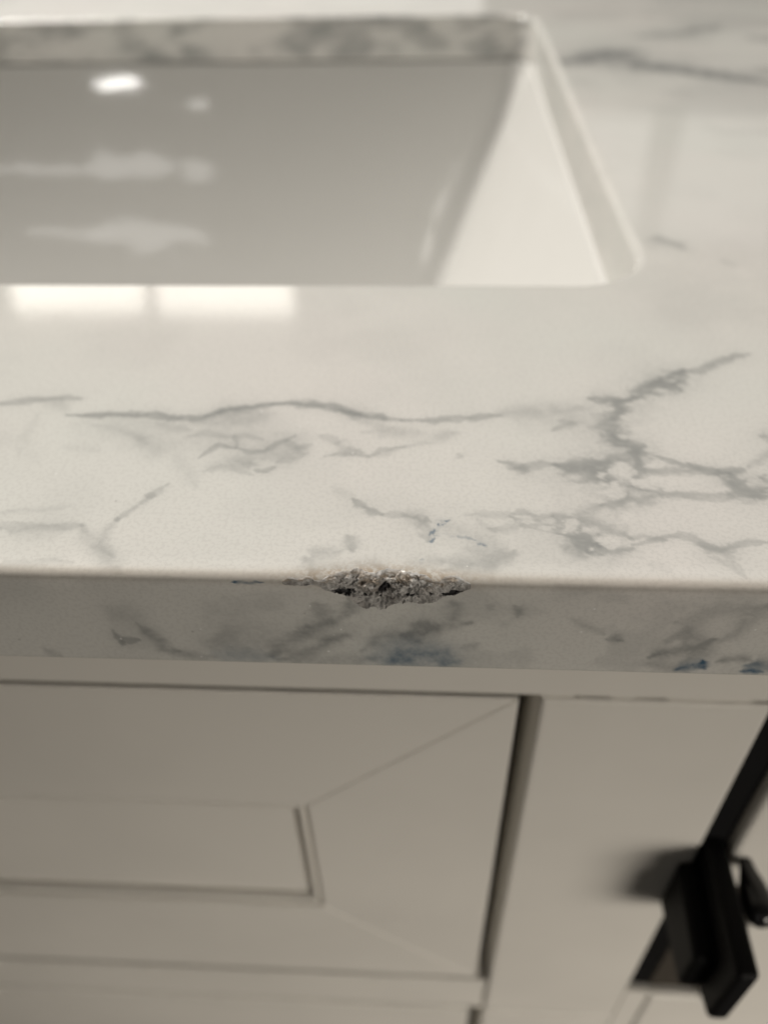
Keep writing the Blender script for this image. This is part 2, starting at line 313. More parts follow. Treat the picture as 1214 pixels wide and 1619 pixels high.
def vein_field(px, py, veins, warp=1.0, seed=0.0, aspect=1.0, web=1.0, tips=True):
    """vein strength 0..1 at points (mm)"""
    wx = px + warp * ((fbm(px * .22, py * .22, 3.1 + seed, 3) - .5) * 2.6 + (fbm(px * 1.1, py * 1.1, 8.3 + seed, 3) - .5) * .8)
    wy = py + warp * ((fbm(px * .22 + 40, py * .22, 1.7 + seed, 3) - .5) * 1.8 + (fbm(px * 1.1 + 70, py * 1.1, 5.5 + seed, 3) - .5) * .8)
    patch = fbm(px * .5, py * .65, 21.0 + seed, 3)
    grain = fbm(px * 2.2, py * 2.6, 33.0 + seed, 2)
    # fractured web: cell borders at two sizes
    a1, a2, aid = worley(wx * .20, wy * .28, np.full_like(px, 4.5))[:3]
    b1, b2, bid_ = worley(wx * .30, wy * .42, np.full_like(px, 9.5), 31)[:3]
    crack = np.maximum((1 - smooth(.0, .16, a2 - a1)) * .9, (1 - smooth(.02, .3, b2 - b1)) * .75)
    island = (1 - smooth(.22, .52, b1 + (patch - .5) * .5)) * (bid_ > .3)
    keep = np.ones_like(px)
    for pts, a, soft in veins:
        P = np.array(pts)
        wm = P[:, 2].max() * 4.2 + 2.0
        sel = np.where((px > P[:, 0].min() - wm) & (px < P[:, 0].max() + wm) &
                       (py > P[:, 1].min() - wm) & (py < P[:, 1].max() + wm))[0]
        if not len(sel):
            continue
        x = wx[sel]; y = wy[sel]
        best = np.full(len(sel), 99.0)
        ns_ = len(P) - 1
        wb = web * float(smooth(.7, 1.5, P[:, 2].mean()) * .85 + .15)
        for i in range(ns_):
            ax, ay, aw = P[i]; bx, by, bw = P[i + 1]
            dx = bx - ax; dy = by - ay
            t = np.clip(((x - ax) * dx + (y - ay) * dy) / (dx * dx + dy * dy + 1e-9), 0, 1)
            u = (i + t) / ns_
            tap = 1.0 if tips is False else .38 + .62 * smooth(0, .22, np.minimum(u, 1 - u))
            d = np.hypot(x - ax - t * dx, (y - ay - t * dy) * aspect) / ((aw + (bw - aw) * t) * tap)
            best = np.minimum(best, d)
        g = grain[sel]; pt = patch[sel]; ck = crack[sel]; il = island[sel]
        if soft:
            f = a * np.exp(-(best * .8) ** 2) * np.clip(.22 + 1.5 * (pt * .7 + g * .3) + web * .25 * ck, 0, 1.5)
        else:
            e = best * .60 + (g - .5) * .25 + (pt - .5) * 1.25
            core = 1 - smooth(.28, 1.0, e)
            core = core * (1 - wb * .85 * il * smooth(.1, .5, best * .6 + pt * .4))
            f = a * core * (.62 + .6 * pt) + a * np.exp(-(best * .36) ** 2) * (.16 * (pt + .3) + wb * .16 * ck * (.2 + pt))
        keep[sel] *= 1 - np.clip(f, 0, .95)
    out = 1 - keep
    if veins is TOP_VEINS:          # pale islands enclosed by the right-hand web
        for ix, iy, rx, ry in ISLANDS:
            d = np.hypot((wx - ix) / rx, (wy - iy) / ry) + (patch - .5) * 1.9 + (grain - .5) * .5
            out = out * (1 - .72 * (1 - smooth(.55, 1.25, d)))
    return out


# ------------------------------------------------------------------ materials
def new_mat(name):
    mt = bpy.data.materials.new(name)
    mt.use_nodes = True
    nt = mt.node_tree
    return mt, nt, nt.nodes["Principled BSDF"]


def node(nt, t, **kw):
    n = nt.nodes.new(t)
    for k, v in sorted(kw.items(), key=lambda q: q[0] != 'noise_dimensions'):
        if k in n.inputs:
            n.inputs[k].default_value = v
        else:
            setattr(n, k, v)
    return n


def mix(nt, fac, a, b, blend='MIX'):
    n = nt.nodes.new('ShaderNodeMix'); n.data_type = 'RGBA'; n.blend_type = blend
    for sock, v in ((n.inputs['Factor'], fac), (n.inputs['A'], a), (n.inputs['B'], b)):
        if hasattr(v, 'is_linked') or isinstance(v, bpy.types.NodeSocket):
            nt.links.new(v, sock)
        else:
            sock.default_value = v
    return n.outputs['Result']


def ramp(nt, src, stops):
    r = nt.nodes.new('ShaderNodeValToRGB')
    e = r.color_ramp.elements
    while len(e) < len(stops):
        e.new(.5)
    for k, (p, c) in enumerate(stops):
        e[k].position = p; e[k].color = c if len(c) == 4 else (*c, 1)
    nt.links.new(src, r.inputs[0])
    return r.outputs[0]


def grey(v): return (v, v, v, 1)


def mat_quartz():
    mt, nt, b = new_mat("polished_quartz")
    co = node(nt, 'ShaderNodeTexCoord').outputs['Object']
    vein = node(nt, 'ShaderNodeAttribute', attribute_name='vein').outputs['Fac']
    ink = node(nt, 'ShaderNodeAttribute', attribute_name='ink').outputs['Fac']
    shade_wear = node(nt, 'ShaderNodeAttribute', attribute_name='shade_wear').outputs['Fac']
    # warm white resin body with a mottled, finely grained look
    n1 = node(nt, 'ShaderNodeTexNoise', Scale=45.0, Detail=5.0, Roughness=.6); nt.links.new(co, n1.inputs['Vector'])
    n2 = node(nt, 'ShaderNodeTexNoise', Scale=1500.0, Detail=2.0); nt.links.new(co, n2.inputs['Vector'])
    body = mix(nt, ramp(nt, n1.outputs['Fac'], [(.35, grey(0)), (.68, grey(1))]), (.725, .715, .685, 1), (.80, .785, .75, 1))
    n5 = node(nt, 'ShaderNodeTexNoise', Scale=16.0, Detail=3.0); nt.links.new(co, n5.inputs['Vector'])
    body = mix(nt, ramp(nt, n5.outputs['Fac'], [(.36, grey(0)), (.64, grey(1))]), body, (.755, .760, .725, 1))
    n6 = node(nt, 'ShaderNodeTexNoise', Scale=11.0, Detail=3.0, W=3.0, noise_dimensions='4D'); nt.links.new(co, n6.inputs['Vector'])
    body = mix(nt, ramp(nt, n6.outputs['Fac'], [(.48, grey(0)), (.68, grey(.45))]), body, (.785, .75, .73, 1))
    body = mix(nt, ramp(nt, n2.outputs['Fac'], [(.40, grey(.3)), (.52, grey(0))]), body, (.60, .59, .565, 1))
    vc = mix(nt, n1.outputs['Fac'], (.29, .30, .297, 1), (.395, .40, .39, 1))
    c = mix(nt, vein, body, vc)
    # fine dark specks in the resin
    v = node(nt, 'ShaderNodeTexVoronoi', Scale=420.0); nt.links.new(co, v.inputs['Vector'])
    sp = ramp(nt, v.outputs['Distance'], [(.05, grey(.5)), (.12, grey(0))])
    rare = ramp(nt, v.outputs['Color'], [(.86, grey(0)), (.9, grey(1))])
    mm = nt.nodes.new('ShaderNodeMath'); mm.operation = 'MULTIPLY'
    nt.links.new(sp, mm.inputs[0]); nt.links.new(rare, mm.inputs[1])
    c = mix(nt, mm.outputs[0], c, (.30, .29, .27, 1))
    v2 = node(nt, 'ShaderNodeTexVoronoi', Scale=900.0); nt.links.new(co, v2.inputs['Vector'])  # white specks: crystal sparkle painted into the base colour
    m2 = nt.nodes.new('ShaderNodeMath'); m2.operation = 'MULTIPLY'
    nt.links.new(ramp(nt, v2.outputs['Distance'], [(.10, grey(1)), (.2, grey(0))]), m2.inputs[0])
    nt.links.new(ramp(nt, v2.outputs['Color'], [(.90, grey(0)), (.95, grey(1))]), m2.inputs[1])
    c = mix(nt, m2.outputs[0], c, (.93, .93, .92, 1))
    c = mix(nt, shade_wear, c, (.36, .27, .18, 1))
    c = mix(nt, ink, c, (.055, .125, .20, 1))
    nt.links.new(c, b.inputs['Base Color'])
    rr = ramp(nt, n2.outputs['Fac'], [(.3, grey(.045)), (.7, grey(.09))])
    rr = mix(nt, node(nt, 'ShaderNodeAttribute', attribute_name='honed').outputs['Fac'], rr, grey(.62))
    nt.links.new(rr, b.inputs['Roughness'])
    b.inputs['IOR'].default_value = 1.5
    hs = mix(nt, node(nt, 'ShaderNodeAttribute', attribute_name='matte').outputs['Fac'], grey(.5), grey(.06))
    nt.links.new(hs, b.inputs['Specular IOR Level'])
    bu = node(nt, 'ShaderNodeBump', Strength=.16, Distance=.00006)
    n3 = node(nt, 'ShaderNodeTexNoise', Scale=700.0, Detail=3.0); nt.links.new(co, n3.inputs['Vector'])
    nt.links.new(n3.outputs['Fac'], bu.inputs['Height']); nt.links.new(bu.outputs[0], b.inputs['Normal'])
    return mt


def mat_chip():
    mt, nt, b = new_mat("broken_quartz")
    co = node(nt, 'ShaderNodeTexCoord').outputs['Object']
    dirt = node(nt, 'ShaderNodeAttribute', attribute_name='dirt').outputs['Fac']
    crys = node(nt, 'ShaderNodeAttribute', attribute_name='crystal').outputs['Fac']
    n1 = node(nt, 'ShaderNodeTexNoise', Scale=900.0, Detail=5.0, Roughness=.7); nt.links.new(co, n1.inputs['Vector'])
    n2 = node(nt, 'ShaderNodeTexNoise', Scale=280.0, Detail=4.0, Roughness=.65); nt.links.new(co, n2.inputs['Vector'])
    lit_stain = node(nt, 'ShaderNodeAttribute', attribute_name='lit_stain').outputs['Fac']
    body = ramp(nt, crys, [(0, (.31, .305, .295)), (.4, (.46, .45, .435)), (.75, (.62, .61, .595)), (1, (.84, .83, .815))])
    body = mix(nt, lit_stain, body, (.36, .285, .21, 1))
    body = mix(nt, ramp(nt, n2.outputs['Fac'], [(.40, grey(.35)), (.52, grey(0))]), body, (.22, .19, .165, 1))
    body = mix(nt, ramp(nt, n1.outputs['Fac'], [(.30, grey(.5)), (.38, grey(0))]), body, (.16, .13, .105, 1))
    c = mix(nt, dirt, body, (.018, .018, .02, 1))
    nt.links.new(c, b.inputs['Base Color'])
    rr = ramp(nt, crys, [(0, grey(.75)), (.8, grey(.5)), (1, grey(.18))])
    nt.links.new(rr, b.inputs['Roughness'])
    bu = node(nt, 'ShaderNodeBump', Strength=.35, Distance=.0001)
    nt.links.new(n1.outputs['Fac'], bu.inputs['Height']); nt.links.new(bu.outputs[0], b.inputs['Normal'])
    return mt


def mat_ceramic():
    mt, nt, b = new_mat("glazed_ceramic")
    co = node(nt, 'ShaderNodeTexCoord').outputs['Object']
    b.inputs['Base Color'].default_value = (.77, .765, .745, 1)
    b.inputs['Roughness'].default_value = .05
    n = node(nt, 'ShaderNodeTexNoise', Scale=14.0, Detail=2.0); nt.links.new(co, n.inputs['Vector'])
    n2 = node(nt, 'ShaderNodeTexNoise', Scale=60.0, Detail=1.0); nt.links.new(co, n2.inputs['Vector'])
    ad = nt.nodes.new('ShaderNodeMath'); ad.operation = 'MULTIPLY_ADD'; ad.inputs[1].default_value = .08
    nt.links.new(n2.outputs['Fac'], ad.inputs[0]); nt.links.new(n.outputs['Fac'], ad.inputs[2])
    bu = node(nt, 'ShaderNodeBump', Strength=.5, Distance=.0009)
    nt.links.new(ad.outputs[0], bu.inputs['Height']); nt.links.new(bu.outputs[0], b.inputs['Normal'])
    return mt


def mat_paint(name, col, rough=.42):
    mt, nt, b = new_mat(name)
    co = node(nt, 'ShaderNodeTexCoord').outputs['Object']
    n = node(nt, 'ShaderNodeTexNoise', Scale=14.0, Detail=4.0); nt.links.new(co, n.inputs['Vector'])
    c = mix(nt, ramp(nt, n.outputs['Fac'], [(.35, grey(0)), (.65, grey(1))]), (*[x * .955 for x in col], 1), (*[min(1, x * 1.03) for x in col], 1))
    nt.links.new(c, b.inputs['Base Color'])
    b.inputs['Roughness'].default_value = rough
    n2 = node(nt, 'ShaderNodeTexNoise', Scale=650.0, Detail=3.0); nt.links.new(co, n2.inputs['Vector'])
    bu = node(nt, 'ShaderNodeBump', Strength=.18, Distance=.0002)
    nt.links.new(n2.outputs['Fac'], bu.inputs['Height']); nt.links.new(bu.outputs[0], b.inputs['Normal'])
    return mt


def mat_plain(name, col, rough, metal=0.0, spec=.5):
    mt, nt, b = new_mat(name)
    co = node(nt, 'ShaderNodeTexCoord').outputs['Object']
    n = node(nt, 'ShaderNodeTexNoise', Scale=220.0, Detail=3.0); nt.links.new(co, n.inputs['Vector'])
    c = mix(nt, n.outputs['Fac'], (*[x * .8 for x in col], 1), (*[x * 1.2 for x in col], 1))
    nt.links.new(c, b.inputs['Base Color'])
    b.inputs['Roughness'].default_value = rough; b.inputs['Metallic'].default_value = metal
    b.inputs['Specular IOR Level'].default_value = spec
    return mt


QUARTZ = mat_quartz()
CHIP = mat_chip()
CERAMIC = mat_ceramic()
PAINT = mat_paint("cabinet_paint", (.74, .72, .675))
RAW = mat_plain("dark_plywood", (.035, .028, .020), .8)
BLACK = mat_plain("black_satin_metal", (.004, .004, .0045), .6, 0.0, .15)
BLACKGLOSS = mat_plain("black_gloss_metal", (.012, .012, .013), .16)
CHROME = mat_plain("brushed_steel", (.5, .49, .47), .25, 1.0)
CAULK = mat_plain("silicone", (.62, .60, .56), .4)


# ------------------------------------------------------------------ mesh helpers
def link(name, me, mat=None, parent=None):
    o = bpy.data.objects.new(name, me)
    COL.objects.link(o)
    if mat is not None:
        me.materials.append(mat)
    if parent is not None:
        o.parent = parent
    return o


def mesh_np(name, V, F, smooth_shade=True):
    me = bpy.data.meshes.new(name)
    me.from_pydata(np.asarray(V).tolist(), [], F if isinstance(F, list) else F.tolist())
    if smooth_shade:
        me.polygons.foreach_set('use_smooth', np.ones(len(me.polygons), bool))
    me.update()
    return me


def attr(me, name, vals):
    a = me.attributes.new(name, 'FLOAT', 'POINT')
    a.data.foreach_set('value', np.asarray(vals, np.float32))


def tag(o, label=None, cat=None, group=None, kind=None):
    for k, v in (('label', label), ('category', cat), ('group', group), ('kind', kind)):
        if v:
            o[k] = v
    return o


def prism(name, poly, y0, y1, mat, parent, bevel=1.0):
    """polygon in (x, z) mm extruded from y0 (front) to y1 (back), front edges eased"""
    bm = bmesh.new()
    f = [bm.verts.new((x * MM, y0 * MM, z * MM)) for x, z in poly]
    b = [bm.verts.new((x * MM, y1 * MM, z * MM)) for x, z in poly]
    bm.faces.new(f); bm.faces.new(b[::-1])
    n = len(poly)
    for i in range(n):
        bm.faces.new((f[i], b[i], b[(i + 1) % n], f[(i + 1) % n]))
    bmesh.ops.recalc_face_normals(bm, faces=bm.faces)
    if bevel:
        fs = set(f)
        ed = [e for e in bm.edges if e.verts[0] in fs and e.verts[1] in fs]
        bmesh.ops.bevel(bm, geom=ed, offset=bevel * MM, segments=3, profile=.5, affect='EDGES')
    me = bpy.data.meshes.new(name)
    bm.to_mesh(me); bm.free()
    return link(name, me, mat, parent)


def rect(x0, x1, z0, z1):
    return [(x0, z0), (x1, z0), (x1, z1), (x0, z1)]


# ------------------------------------------------------------------ countertop
T = 20.0                                  # slab thickness (mm)
OX0, OX1, OY0, OY1, ORAD = -370.0, 51.0, 95.0, 389.0, 17.0    # sink cut-out
SX0, SX1, SY1 = -430.0, 330.0, 560.0      # slab outline
SPLIT = 92.0
ER = 1.5                                  # eased front edge radius


def rrect(x0, x1, y0, y1, r, nc=16, ns=40):
    pts = []
    for cx, cy, a0 in ((x1 - r, y0 + r, -90), (x1 - r, y1 - r, 0), (x0 + r, y1 - r, 90), (x0 + r, y0 + r, 180)):
        for k in range(nc + 1):
            a = math.radians(a0 + 90 * k / nc)
            pts.append((cx + r * math.cos(a), cy + r * math.sin(a)))
    out = []
    for i in range(len(pts)):
        p = pts[i]; q = pts[(i + 1) % len(pts)]
        out.append(p)
        if math.dist(p, q) > 3 * r * math.pi / 2 / nc:
            for k in range(1, ns):
                t = k / ns
                out.append((p[0] + (q[0] - p[0]) * t, p[1] + (q[1] - p[1]) * t))
    return np.array(out)


def spaced(stops):
    out = [stops[0][0]]
    for (a, s), (b, _) in zip(stops[:-1], stops[1:]):
        n = max(1, int(round((b - a) / s)))
        out += [a + (b - a) * (k + 1) / n for k in range(n)]
    return np.array(out)


# columns along the edge, rows along the profile (arc length s: negative on top, positive down the face)
xs = spaced([(SX0, 40), (-118, .34), (-75, .27), (-23, .11), (9, .25), (62, .34), (100, 40), (SX1, 1)])
half = ER * math.pi / 2
s_top = spaced([(-(SPLIT - ER), .45), (-45, .33), (-12, .22), (-4, .1), (0, 1)])
s_rnd = spaced([(0, .1), (half, 1)])[1:]
s_fr = half + spaced([(0, .1), (6.5, .28), (T - ER - .6, .2), (T - ER, 1)])[1:]
s_bot = np.array([.5, 25.0]) + half + T - ER
S = np.concatenate([s_top, s_rnd, s_fr, s_bot])


def profile(s):
    a = np.clip(s / ER, 0, math.pi / 2)
    y = np.where(s < 0, ER - s, ER - ER * np.sin(a))
    z = np.where(s < 0, 0.0, -ER + ER * np.cos(a))
    d = s - half
    z = np.where(d > 0, -ER - d, z)
    e = d - (T - ER)
    y = np.where(e > 0, e, y); z = np.where(e > 0, -T, z)
    return y, z


GX, GS = np.meshgrid(xs, S)
PY, PZ = profile(GS)
nr, nc_ = GX.shape
PX = GX.copy()

# the chip: the stretch of profile between an upper and a lower ragged limit is
# replaced by a hollow, faceted fracture surface
cx_lo = [-20.5, -19.4, -17.5, -15.2, -14.1, -12.0, -10.0, -8.2, -5.5, -2.8, .4, 3.4, 5.0, 6.3, 7.2]
cz_lo = [-1.3, -1.4, -1.6, -1.5, -2.4, -3.2, -4.3, -5.5, -5.8, -5.0, -4.5, -3.3, -2.6, -1.8, -1.3]
cy_up = [.3, .4, .5, .5, .9, 1.3, 1.7, 1.8, 2.1, 1.9, 1.5, 1.0, .9, .6, .35]
jag = (fbm(xs * .33, xs * 0 + 3.3, 0, 5, .6) - .5) * 1.5
jag2 = (fbm(xs * .41, xs * 0 + 9.3, 0, 4, .55) - .5) * 1.6
amp = np.interp(xs, [-20.5, -14, -10, 3, 7.2], [.7, 1.2, 2.0, 1.8, .4])
zlo = np.interp(xs, cx_lo, cz_lo) + jag * amp * 1.3
yup = np.interp(xs, cx_lo, cy_up) + jag2 * amp * 1.1
zlo = np.minimum(zlo, -1.25); yup = np.maximum(yup, .3)
inx = (xs > -20.4) & (xs < 7.1)
# arc lengths of the limits
s_u = np.where(yup >= ER, ER - yup, ER * np.arcsin(np.clip((ER - yup) / ER, 0, 1)))
s_l = np.where(zlo <= -ER, half + (-ER - zlo), ER * np.arccos(np.clip((zlo + ER) / ER, -1, 1)))
s_l = np.maximum(s_l, s_u + .15)
TT = (GS - s_u[None, :]) / (s_l - s_u)[None, :]
chip = (TT > 0) & (TT < 1) & inx[None, :]
t = np.clip(TT, 0, 1)
yu, zu = profile(s_u); yl, zl = profile(s_l)
kt = [0, .12, .3, .5, .8, .93, 1]
cy = yl + (yu - yl) * np.interp(t, kt, [1, .80, .50, .38, .27, .14, 0])
cz = zu + (zl - zu) * np.interp(t, kt, [0, .05, .17, .38, .76, .93, 1])
prof = np.clip(4 * t * (1 - t), 0, 1) ** .6
size = np.hypot(yl - yu, zl - zu)[None, :]
wv = (fbm(GX * 1.1, cz * 1.1, 6.6, 3) - .5) * 1.2
wd, w2, wid, fx, fy, fzz = worley(GX * .7 + wv, cy * .9 + 5, cz * .9 + wv)
wd2, w22, wid2, gx_, gy_, gz_ = worley(GX * 1.9 + wv, cy * 1.9 + 5, cz * 1.9 - wv, 17)
tilt = (fx * np.cos(wid * 44) + fzz * np.sin(wid * 44)) * .9 + (gx_ * np.cos(wid2 * 44) + gz_ * np.sin(wid2 * 44)) * .42
rough = tilt + (wid - .5) * .35 + (fbm(GX * .8, cy, cz, 4) - .5) * .8
pit = np.zeros_like(GX)
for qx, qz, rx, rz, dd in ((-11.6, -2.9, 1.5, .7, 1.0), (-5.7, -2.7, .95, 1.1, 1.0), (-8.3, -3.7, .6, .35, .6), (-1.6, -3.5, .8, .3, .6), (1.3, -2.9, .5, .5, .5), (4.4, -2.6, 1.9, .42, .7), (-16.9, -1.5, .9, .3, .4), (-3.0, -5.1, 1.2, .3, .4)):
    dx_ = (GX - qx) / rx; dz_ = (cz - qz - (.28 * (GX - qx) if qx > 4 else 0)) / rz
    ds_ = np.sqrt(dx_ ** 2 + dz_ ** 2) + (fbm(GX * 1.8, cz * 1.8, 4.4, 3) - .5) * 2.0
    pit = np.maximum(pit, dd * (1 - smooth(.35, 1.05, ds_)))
inset = prof * rough * np.clip(size * .15, .05, .8) * (.35 + .65 * smooth(.05, .45, t)) + pit * .55 * prof
nrm = np.stack([(zu - zl), (yu - yl) * 0 + 0, ], 0)
ny = (zu - zl) / np.hypot(yl - yu, zl - zu); nz = -(yu - yl) / np.hypot(yl - yu, zl - zu)
PY = np.where(chip, cy + inset * ny, PY)
PZ = np.where(chip, cz + inset * nz, PZ)
PX = np.where(chip, PX + prof * (fbm(GX * 2, cz * 2, 7.7, 3) - .5) * .35, PX)

# colour attributes on the swept part
tx = GX.ravel(); ts = GS.ravel()
ytop = np.where(ts < half * .5, ER - ts, 0)
front = ts >= half * .5
fz = -ER - (ts - half)
vein = np.zeros_like(tx); ink = np.zeros_like(tx)
it = np.where(~front)[0]; jf = np.where(front)[0]
vein[it] = vein_field(tx[it], ytop[it], TOP_VEINS, .55)
vein[jf] = np.clip(1.25 * vein_field(tx[jf], fz[jf], FRONT_VEINS, .7, 50.0), 0, .9)
ink[it] = .85 * vein_field(tx[it], ytop[it], TOP_INK, 1.1, web=0) * (.2 + .8 * smooth(.42, .6, fbm(tx[it] * 1.3, ytop[it] * 1.5, 71., 4)))
ink[jf] = vein_field(tx[jf], fz[jf], FRONT_INK, .5, 50.0, web=0)
cloud = fbm(tx * .05, np.where(front, fz, ytop) * .06, 2.2, 4)
vein = np.clip(vein + .07 * smooth(.5, .72, cloud) + front * .22 * smooth(.46, .68, fbm(tx * .13, fz * .17, 66., 5)) * smooth(.3, .6, fbm(tx * .03, fz * .05, 12., 3)), 0, 1)
# tan shading of the rounded edge painted in, with grime round the chip
near = np.exp(-((tx + 6) / 11) ** 2)
edge = np.exp(-((ts - half * .35) / (1.15 + 1.1 * near)) ** 2)
honed = np.exp(-((ts - half * .45) / 1.7) ** 4)
shade_wear = edge * (.34 + .75 * near * smooth(.36, .6, fbm(tx * 1.9, ts * 1.9, 11., 4, .7)))
gr = np.arange(nr * nc_).reshape(nr, nc_)
Q = np.stack([gr[:-1, :-1], gr[1:, :-1], gr[1:, 1:], gr[:-1, 1:]], -1)
cq = (chip[:-1, :-1].astype(int) + chip[1:, :-1] + chip[1:, 1:] + chip[:-1, 1:]) >= 2
V = np.stack([PX.ravel(), PY.ravel(), PZ.ravel()], -1) * MM
Qm = Q[~cq].reshape(-1, 4); Qc = Q[cq].reshape(-1, 4)

# rest of the top round the sink cut-out
IR = 2.3
hole = rrect(OX0 - IR, OX1 + IR, OY0 - IR, OY1 + IR, ORAD + IR)
hp = [Vector(p) for p in hole]
outer = [(x, SPLIT) for x in np.linspace(SX0, SX1, 380)] + [(SX1, SY1), (SX0, SY1)]
gx1, gy1 = np.meshgrid(np.arange(53, 150, 1.6), np.arange(93.5, 210, 1.6))
gx2, gy2 = np.meshgrid(np.arange(-428, 328, 4.5), np.arange(94, 558, 4.5))
gx3, gy3 = np.meshgrid(np.arange(53, 250, 2.6), np.arange(211, 470, 2.6))
pts = np.concatenate([np.stack([a.ravel(), b_.ravel()], -1) for a, b_ in ((gx1, gy1), (gx2, gy2), (gx3, gy3))])
ax = np.maximum(np.abs(pts[:, 0] - (OX0 + OX1) / 2) - (OX1 - OX0) / 2 - IR + ORAD, 0)
ay = np.maximum(np.abs(pts[:, 1] - (OY0 + OY1) / 2) - (OY1 - OY0) / 2 - IR + ORAD, 0)
pts = pts[np.hypot(ax, ay) > ORAD + .7 + IR]
nh = len(hp)
vin = hp + [Vector(p) for p in outer] + [Vector(p) for p in pts.tolist()]
edges = [(i, (i + 1) % nh) for i in range(nh)] + [(nh + i, nh + (i + 1) % len(outer)) for i in range(len(outer))]
vo, _, fo, *_ = delaunay_2d_cdt(vin, edges, [], 0, 1e-5)
vo = np.array([(p.x, p.y) for p in vo])
cen = np.array([vo[f].mean(0) for f in fo])
ax = np.maximum(np.abs(cen[:, 0] - (OX0 + OX1) / 2) - (OX1 - OX0) / 2 - IR + ORAD + IR, 0)
ay = np.maximum(np.abs(cen[:, 1] - (OY0 + OY1) / 2) - (OY1 - OY0) / 2 - IR + ORAD + IR, 0)
out_ok = np.hypot(ax, ay) > ORAD + IR - .02
FB = []
for f, k in zip(fo, out_ok):
    if k:
        a, b_, c_ = vo[f[0]], vo[f[1]], vo[f[2]]
        FB.append(list(f) if (b_[0] - a[0]) * (c_[1] - a[1]) - (b_[1] - a[1]) * (c_[0] - a[0]) > 0 else list(f)[::-1])
VB = np.column_stack([vo, np.zeros(len(vo))]) * MM
veinB = vein_field(vo[:, 0], vo[:, 1], TOP_VEINS, 1.0)
veinB = np.clip(veinB + .07 * smooth(.5, .72, fbm(vo[:, 0] * .05, vo[:, 1] * .06, 2.2, 4)) + .22 * smooth(.5, .7, fbm(vo[:, 0] * .02 + 4, vo[:, 1] * .03, 77., 5)) * (vo[:, 1] > 200), 0, 1)
# eased rim and the polished cut
rings = []
for k in range(0, 7):
    a = math.pi / 2 * k / 6
    rings.append((IR * (1 - math.sin(a)), -IR * (1 - math.cos(a))))
for z in np.linspace(-IR, -T, 17)[1:]:
    rings.append((0, z))
rings.append((-.0, -T))
VR = []; veinR = []
for off, z in rings:
    p = rrect(OX0 - off, OX1 + off, OY0 - off, OY1 + off, ORAD + off, 16, 160)
    VR.append(np.column_stack([p, np.full(len(p), z)]))
    fld = fbm((p[:, 0] + 1.7 * z) * .045 + p[:, 1] * .01, (1.5 * z - .45 * p[:, 0]) * .085 + p[:, 1] * .03, 91., 4)
    fld2 = fbm((p[:, 0] - 1.2 * z) * .08, (1.3 * z + .3 * p[:, 0]) * .13 + p[:, 1] * .08, 45., 3)
    veinR.append(np.clip(smooth(.48, .66, fld) * .6 + .4 * smooth(.5, .72, fld2), 0, 1) * np.where(p[:, 1] > OY1 - 8, 1, .15))
nR = len(VR[0]); VR = np.concatenate(VR) * MM; veinR = np.concatenate(veinR)
FR = []
for k in range(len(rings) - 2):
    for i in range(nR):
        j = (i + 1) % nR
        FR.append([k * nR + i, k * nR + j, (k + 1) * nR + j, (k + 1) * nR + i])
# back edge and ends of the slab, its underside strip
VE = np.array([(SX0, SPLIT, 0), (SX1, SPLIT, 0), (SX1, SY1, 0), (SX0, SY1, 0),
               (SX0, SPLIT, -T), (SX1, SPLIT, -T), (SX1, SY1, -T), (SX0, SY1, -T)]) * MM
FE = [[1, 5, 6, 2], [2, 6, 7, 3], [3, 7, 4, 0]]

oB = len(V); oR = oB + len(VB); oE = oR + len(VR)
VV = np.concatenate([V, VB, VR, VE])
FF = Qm.tolist() + [[i + oB for i in f] for f in FB] + [[i + oR for i in f] for f in FR] + [[i + oE for i in f] for f in FE]
me = mesh_np("countertop", VV, FF)
z8 = np.zeros(len(VE))
attr(me, 'vein', np.concatenate([vein, veinB, veinR, z8]))
attr(me, 'ink', np.concatenate([ink, np.zeros(len(VB)), np.zeros(len(VR)), z8]))
attr(me, 'honed', np.concatenate([honed, np.zeros(len(VB)), np.zeros(len(VR)), z8]))
attr(me, 'matte', np.concatenate([np.exp(-((ts - .6) / 3.0) ** 6), np.zeros(len(VB)), np.zeros(len(VR)), z8]))
attr(me, 'shade_wear', np.concatenate([shade_wear, np.zeros(len(VB)), np.zeros(len(VR)), z8]))
bm = bmesh.new(); bm.from_mesh(me)
bmesh.ops.delete(bm, geom=[v for v in bm.verts if not v.link_faces], context='VERTS')
bm.to_mesh(me); bm.free()
top = link("countertop", me, QUARTZ)
tag(top, "white polished quartz vanity top with grey veins and a chipped front edge", "countertop")

used = np.unique(Qc); remap = np.zeros(len(V), int); remap[used] = np.arange(len(used))
mc = mesh_np("chipped_patch", V[used], remap[Qc])
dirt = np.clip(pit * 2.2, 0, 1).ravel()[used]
crys = np.clip(.46 + (wid2 - .5) * .5 + (wid - .5) * .4 + .45 * np.exp(-(t / .16) ** 2) - .12 * smooth(.35, .8, t), 0, 1).ravel()[used]  # upper fringe painted paler, as if lit; lower part greyer
attr(mc, 'lit_stain', (np.exp(-((t - .25) / .24) ** 2) * .8 * smooth(.36, .68, fbm(GX * .9, GS * 1.3, 15., 4))).ravel()[used])  # tan of the lit fringe painted in, with brown staining
attr(mc, 'dirt', dirt); attr(mc, 'crystal', crys)
chip_o = link("chipped_patch", mc, CHIP, top)
tag(chip_o, "rough brown and grey chip broken out of the polished edge")

